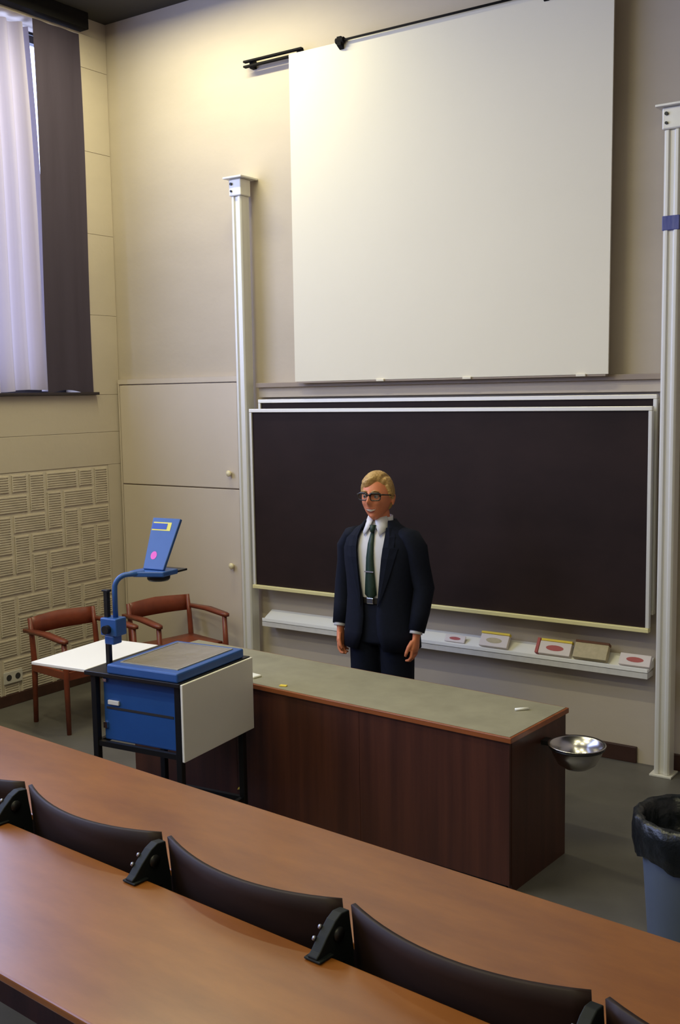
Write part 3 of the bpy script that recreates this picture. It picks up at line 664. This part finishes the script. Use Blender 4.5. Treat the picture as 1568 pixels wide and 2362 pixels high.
# trunk under the clothes
body.tube([(0, 0, 0.90), (0, 0, 1.0), (0, 0, 1.15), (0, 0, 1.32), (0, 0.005, 1.44), (0, 0.01, 1.50)], [(0.15, 0.10), (0.155, 0.105), (0.145, 0.10), (0.17, 0.11), (0.16, 0.09), (0.07, 0.06)], n=32, ref=(1, 0, 0))
ARM = {}
for sg in (-1, 1):
    sh = Vector((sg * 0.185, 0.012, 1.455)); el = Vector((sg * 0.262, 0.035, 1.155)); wr = Vector((sg * 0.252, -0.045, 0.895))
    ARM[sg] = (sh, el, wr)
    body.tube([sh + Vector((-sg * 0.02, 0, -0.035)), sh.lerp(el, .5), el, el.lerp(wr, .4), wr], [0.042, 0.045, 0.038, 0.036, (0.024, 0.029)], n=18, ref=(1, 0, 0))
    # hand: palm + five bent fingers, hanging, thumb forward
    pc = [wr + Vector((0, -0.002, 0.015)), wr + Vector((-sg * 0.002, -0.006, -0.03)), wr + Vector((-sg * 0.006, -0.010, -0.075)), wr + Vector((-sg * 0.010, -0.012, -0.098))]
    body.tube(pc, [(0.020, 0.026), (0.018, 0.036), (0.018, 0.043), (0.014, 0.040)], n=18, ref=(1, 0, 0))
    for i, (oy, ln, r0) in enumerate(((-0.033, 0.072, 0.0098), (-0.011, 0.080, 0.0102), (0.011, 0.075, 0.0098), (0.031, 0.060, 0.0088))):
        base = wr + Vector((-sg * 0.010, -0.012 + oy, -0.088))
        a = Vector((-sg * 0.10, -0.06, -0.99)).normalized(); p1 = base + a * ln * 0.45
        b2 = Vector((-sg * 0.62, -0.10, -0.78)).normalized(); p2 = p1 + b2 * ln * 0.36
        c2 = Vector((-sg * 0.97, -0.05, -0.10)).normalized(); p3 = p2 + c2 * ln * 0.28
        body.tube([base, p1, p2, p3], [r0 * 1.05, r0, r0 * 0.92, r0 * 0.72], n=10)
    tb = wr + Vector((-sg * 0.010, -0.034, -0.030)); t1 = tb + Vector((-sg * 0.012, -0.026, -0.030)); t2 = t1 + Vector((-sg * 0.012, -0.006, -0.034)); t3 = t2 + Vector((-sg * 0.010, 0.006, -0.022))
    body.tube([tb, t1, t2, t3], [0.014, 0.012, 0.0105, 0.008], n=10)
    # legs and feet under the trousers
    body.tube([(sg * 0.085, 0, 0.92), (sg * 0.095, 0, 0.75), (sg * 0.10, 0.0, 0.50), (sg * 0.105, 0.02, 0.30), (sg * 0.11, 0.02, 0.06)], [0.085, 0.078, 0.052, 0.05, 0.035], n=18, ref=(1, 0, 0))
    body.tube([(sg * 0.11, 0.06, 0.045), (sg * 0.115, -0.02, 0.05), (sg * 0.125, -0.13, 0.035), (sg * 0.13, -0.18, 0.03)], [0.028, 0.036, 0.034, 0.018], n=14)
def remesh(o, voxel, smooth_it=0):
    md = o.modifiers.new('remesh', 'REMESH'); md.mode = 'VOXEL'; md.voxel_size = voxel; md.use_smooth_shade = True
    if smooth_it:
        s = o.modifiers.new('smooth', 'SMOOTH'); s.factor = 0.5; s.iterations = smooth_it
    bpy.context.view_layer.update()
    dg = bpy.context.evaluated_depsgraph_get(); me = bpy.data.meshes.new_from_object(o.evaluated_get(dg))
    mats = [m for m in o.data.materials]; o.modifiers.clear(); o.data = me
    me.materials.clear()
    for m in mats: me.materials.append(m)
    me.polygons.foreach_set('use_smooth', [True] * len(me.polygons)); return o
bo = body.build('body', ['skin', 'lip', 'teeth']); remesh(bo, 0.0042, 2); bo.parent = pe
INV = HEADROT.inverted()
for p in bo.data.polygons:     # smile: lips and teeth
    q = INV @ (p.center - HC) / HS
    p.material_index = 0
    if q.y < -0.05 and q.z < -0.03:
        zz_ = q.z + 0.0645 - 9.0 * q.x * q.x
        if abs(q.x) < 0.032:
            e_ = 1 - (q.x / 0.032) ** 2
            if -0.0055 * e_ < zz_ < 0.0055 * e_: p.material_index = 2
            elif -0.0145 * e_ < zz_ < 0.0115 * e_: p.material_index = 1
# eyes, glasses, hair
for sg in (-1, 1):
    c = to_body(Vector((sg * 0.032, -0.0815, 0.010)))
    b = MB(); b.grid([[c + Vector((0.0125 * math.cos(a) * math.cos(h), 0.0125 * math.sin(a) * math.cos(h), 0.0125 * math.sin(h))) for a in [2 * math.pi * k / 16 for k in range(16)]] for h in [-1.5 + 3.0 * i / 9 for i in range(10)]], close=True)
    ey = b.build('eye', 'eye_white', pe, smooth=True)
    b = MB(); c2 = c + HEADROT @ Vector((0, -0.0118, 0)); b.cyl(c2, c2 + HEADROT @ Vector((0, -0.0016, 0)), 0.0055, n=14); b.build('iris', 'iris', ey)
def hp(x, y, z): return to_body(Vector((x, y, z)))
b = MB()
for sg in (-1, 1):
    ring = []
    for k in range(29):
        a = 2 * math.pi * k / 28; cx_, cz_ = math.cos(a), math.sin(a)
        sx = abs(cx_) ** 0.55 * (1 if cx_ > 0 else -1); sz = abs(cz_) ** 0.55 * (1 if cz_ > 0 else -1)
        ring.append(hp(sg * 0.036 + 0.0275 * sx, -0.109 + 0.010 * (abs(sg * 0.036 + 0.0275 * sx) / 0.06) ** 2, 0.010 + 0.019 * sz))
    b.tube(ring, [0.0034 if math.sin(2 * math.pi * k / 28) < 0.2 else 0.0068 for k in range(29)], n=8)
    b.tube([hp(sg * 0.063, -0.098, 0.022), hp(sg * 0.078, -0.085, 0.022), hp(sg * 0.086, -0.03, 0.018), hp(sg * 0.088, 0.025, 0.012), hp(sg * 0.085, 0.035, -0.008)], [0.0045, 0.004, 0.0035, 0.0035, 0.003], n=8)
b.tube([hp(-0.010, -0.110, 0.018), hp(0, -0.116, 0.021), hp(0.010, -0.110, 0.018)], [0.004] * 3, n=8)
gl = b.build('glasses', 'spectacle', pe, smooth=True)
for sg in (-1, 1):
    b = MB(); b.add([hp(sg * 0.036 + 0.026 * abs(math.cos(a)) ** .55 * (1 if math.cos(a) > 0 else -1), -0.106, 0.010 + 0.0175 * abs(math.sin(a)) ** .55 * (1 if math.sin(a) > 0 else -1)) for a in [2 * math.pi * k / 24 for k in range(24)]], [tuple(range(24))])
    b.build('lens', 'lens_glass', gl)
# hair: a thick cap following a side parting on his left, swept over the forehead
def hair_lift(th, ph):
    d = Vector((math.sin(th) * math.cos(ph), -math.cos(th) * math.cos(ph), math.sin(ph)))
    t = (th + math.pi) % (2 * math.pi) - math.pi            # -pi..pi, + is his left
    front = max(0.0, -d.y)
    line = 0.56 + 0.24 * math.exp(-((t - 0.50) / 0.45) ** 2) - 0.10 * math.exp(-((t + 0.55) / 0.5) ** 2)   # hairline elevation at the front
    if abs(t) > 1.15:
        k = min(1.0, (abs(t) - 1.15) / 0.30); side = -0.04
        line = line * (1 - k) + side * k
    if abs(t) > 1.62:
        k = min(1.0, (abs(t) - 1.62) / 0.5); line = line * (1 - k) + (-0.62) * k
    s = (ph - line) / 0.16
    if s <= 0: return -0.010
    s = min(1.0, s) ** 0.6
    lift = 0.012 + 0.013 * max(0, d.z) + 0.014 * front * max(0, 1 - abs(t + 0.35) / 1.1)
    lift -= 0.010 * math.exp(-((d.x - 0.52) / 0.07) ** 2) * (1 if d.z > 0.3 and d.y < 0.35 else 0)        # parting
    lift += 0.0022 * noise.noise(Vector((d.x * 6, d.y * 22, d.z * 22)))
    return -0.010 + (lift + 0.010) * s
hb = MB(); NT2, NP2 = 120, 84
rows = []
for i in range(NP2):
    ph = -0.95 + (math.pi / 2 - 0.002 + 0.95) * i / (NP2 - 1)
    rows.append([to_body(head_point(2 * math.pi * j / NT2, ph, hair_lift(2 * math.pi * j / NT2, ph))) for j in range(NT2)])
hb.grid(rows, close=True); hb.build('hair', 'hair', pe, smooth=True)
b = MB()
for sg in (-1, 1):
    b.tube([hp(sg * 0.014, -0.103, 0.036), hp(sg * 0.032, -0.100, 0.042), hp(sg * 0.052, -0.086, 0.036)], [0.003, 0.0042, 0.002], n=8)
b.build('eyebrow', 'hair', pe, smooth=True)
# shirt
def ring_pts(cx, cy, rx, ry, z, n=40, p=2.3):
    out = []
    for k in range(n):
        a = 2 * math.pi * k / n; c, s = math.cos(a), math.sin(a)
        out.append((cx + rx * abs(c) ** (2 / p) * (1 if c > 0 else -1), cy + ry * abs(s) ** (2 / p) * (1 if s > 0 else -1), z))
    return out
SEC = [(1.085, 0.160, 0.1165), (1.12, 0.164, 0.118), (1.20, 0.168, 0.122), (1.32, 0.182, 0.126), (1.40, 0.182, 0.118), (1.455, 0.150, 0.098), (1.495, 0.085, 0.078)]
MB().grid([ring_pts(0, 0.0, rx, ry, z) for (z, rx, ry) in SEC], close=True).build('shirt', 'shirt', pe, smooth=True)
# collar: a stand plus two wings
b = MB(); rows = []
for (z, r_, k_) in ((1.488, 0.074, 0.072), (1.525, 0.0715, 0.070), (1.562, 0.069, 0.068)):
    rows.append([(r_ * math.sin(a), -k_ * math.cos(a) - 0.004 + (0.012 if z > 1.5 else 0.008), z + (0.012 * (abs(a) / math.pi))) for a in [-math.pi * 0.97 + 1.94 * math.pi * k / 32 for k in range(33)]])
b.grid(rows)
for sg in (-1, 1):
    b.grid([[(sg * 0.004, -0.072, 1.560), (sg * 0.030, -0.062, 1.566), (sg * 0.060, -0.030, 1.574)], [(sg * 0.020, -0.088, 1.515), (sg * 0.045, -0.080, 1.520), (sg * 0.078, -0.034, 1.528)], [(sg * 0.050, -0.104, 1.462), (sg * 0.062, -0.094, 1.482), (sg * 0.086, -0.040, 1.502)]])
b.build('collar', 'shirt', pe, smooth=True, solid=0.004)
# tie with clip
b = MB()
b.grid([[(-0.020, -0.088, 1.525), (0, -0.100, 1.527), (0.020, -0.088, 1.525)], [(-0.013, -0.098, 1.485), (0, -0.112, 1.485), (0.013, -0.098, 1.485)]])
tz = [1.485, 1.42, 1.34, 1.25, 1.18, 1.125, 1.095]; tw = [0.011, 0.018, 0.023, 0.028, 0.034, 0.038, 0.003]
def front_y(z):
    for (a, b_) in zip(SEC, SEC[1:]):
        if a[0] <= z <= b_[0]:
            t = (z - a[0]) / (b_[0] - a[0]); return -(a[2] + (b_[2] - a[2]) * t)
    return -0.11
b.grid([[(-w_, front_y(z) - 0.008, z), (0, front_y(z) - 0.014, z), (w_, front_y(z) - 0.008, z)] for z, w_ in zip(tz, tw)])
te = b.build('tie', 'tie', pe, smooth=True, solid=0.004)
MB().box(-0.030, 0.026, front_y(1.26) - 0.021, front_y(1.26) - 0.016, 1.257, 1.264).build('tie_clip', 'chrome', te)
# trousers
b = MB()
b.grid([ring_pts(0, 0.005, rx, ry, z) for (z, rx, ry) in ((1.105, 0.166, 0.1205), (1.0, 0.176, 0.126), (0.90, 0.186, 0.130), (0.84, 0.188, 0.128), (0.82, 0.15, 0.10))], close=True)
b.add(ring_pts(0, 0.005, 0.166, 0.1205, 1.105), [tuple(range(40))]); b.add(ring_pts(0, 0.005, 0.15, 0.10, 0.82), [tuple(range(39, -1, -1))])
for sg in (-1, 1):
    b.tube([(sg * 0.092, 0.004, 0.93), (sg * 0.100, 0.004, 0.80), (sg * 0.104, 0.004, 0.52), (sg * 0.112, 0.012, 0.30), (sg * 0.116, 0.018, 0.045)], [(0.092, 0.115), (0.100, 0.114), (0.094, 0.094), (0.082, 0.086), (0.084, 0.094)], n=28, ref=(1, 0, 0))
tr = b.build('trousers', 'suit', pe); remesh(tr, 0.009, 3)
b = MB(); b.grid([ring_pts(0, 0.003, 0.174, 0.128, 1.072), ring_pts(0, 0.003, 0.173, 0.128, 1.106)], close=True); be = b.build('belt', 'leather', pe, smooth=True)
MB().box(-0.024, 0.020, -0.136, -0.126, 1.071, 1.107).build('buckle', 'chrome', be, bevel=0.004)
# shoes
for sg in (-1, 1):
    b = MB(); b.tube([(sg * 0.114, 0.085, 0.042), (sg * 0.115, 0.05, 0.052), (sg * 0.118, -0.03, 0.055), (sg * 0.126, -0.12, 0.038), (sg * 0.132, -0.185, 0.03), (sg * 0.134, -0.21, 0.024)], [(0.026, 0.034), (0.038, 0.05), (0.043, 0.053), (0.047, 0.036), (0.038, 0.026), (0.014, 0.012)], n=20, ref=(1, 0, 0))
    b.build('shoe', 'shoe', pe, smooth=True)
# jacket: open shell with sleeves, collar and lapels
JS = [(0.80, 0.232, 0.158, 0.085), (0.90, 0.226, 0.156, 0.050), (1.00, 0.212, 0.150, 0.042), (1.10, 0.204, 0.146, 0.050), (1.20, 0.208, 0.147, 0.068), (1.30, 0.220, 0.150, 0.078), (1.38, 0.226, 0.144, 0.086), (1.44, 0.214, 0.128, 0.090), (1.485, 0.165, 0.104, 0.086), (1.515, 0.112, 0.092, 0.080), (1.545, 0.086, 0.082, 0.072)]
def jacket_row(z, rx, ry, half, n=48, p=2.35):
    a0 = math.asin(min(0.98, half / rx)); out = []
    for k in range(n + 1):
        a = a0 + (2 * math.pi - 2 * a0) * k / n          # measured from the front (-y)
        s, c = math.sin(a), -math.cos(a)
        out.append((rx * abs(s) ** (2 / p) * (1 if s > 0 else -1), 0.008 + ry * abs(c) ** (2 / p) * (1 if c > 0 else -1), z))
    # keep the opening edge at its half width
    out[0] = (half, out[0][1], z); out[-1] = (-half, out[-1][1], z)
    return out
b = MB(); b.grid([jacket_row(*q) for q in JS])
jk = b.build('jacket', 'suit', pe, smooth=True, solid=0.010)
for sg in (-1, 1):
    sh, el, wr = ARM[sg]
    b = MB(); top = Vector((sg * 0.135, 0.012, 1.468))
    pts = [top, Vector((sg * 0.188, 0.012, 1.450)), Vector((sg * 0.224, 0.014, 1.385)), sh.lerp(el, .55) + Vector((sg * 0.004, 0, 0)), el, el.lerp(wr, .5), wr + Vector((0, -0.002, 0.022))]
    b.tube(pts, [(0.040, 0.080), (0.052, 0.088), (0.062, 0.086), (0.064, 0.078), (0.060, 0.068), (0.054, 0.060), (0.046, 0.052)], n=26, ref=(sg, 0, 0), cap=True)
    b.build('sleeve', 'suit', jk, smooth=True)
    b = MB(); d = (wr - el).normalized(); p0 = wr + Vector((0, -0.002, 0.03)); b.tube([p0, p0 + d * 0.022], [(0.036, 0.041)] * 2, n=24, ref=(1, 0, 0)); b.build('shirt_cuff', 'shirt', pe, smooth=True)
    # lapel
    L = []
    for (z, half, wd) in ((1.06, 0.054, 0.004), (1.14, 0.060, 0.030), (1.24, 0.070, 0.055), (1.34, 0.080, 0.074), (1.40, 0.086, 0.082), (1.405, 0.087, 0.060), (1.46, 0.088, 0.055), (1.51, 0.080, 0.030)):
        rx = ry = None
        for (q0, q1) in zip(JS, JS[1:]):
            if q0[0] <= z <= q1[0]:
                t = (z - q0[0]) / (q1[0] - q0[0]); rx = q0[1] + (q1[1] - q0[1]) * t; ry = q0[2] + (q1[2] - q0[2]) * t
        def yy_(x):
            s = min(1, abs(x) / rx) ** (2.35 / 2); a = math.asin(min(1, s)); return 0.008 - ry * abs(math.cos(a)) ** (2 / 2.35) - 0.011
        L.append([(sg * half, yy_(half), z), (sg * (half + wd * 0.5), yy_(half + wd * 0.5) - 0.003, z), (sg * (half + wd), yy_(half + wd), z)])
    MB().grid(L).build('lapel', 'suit', jk, smooth=False, solid=0.005)
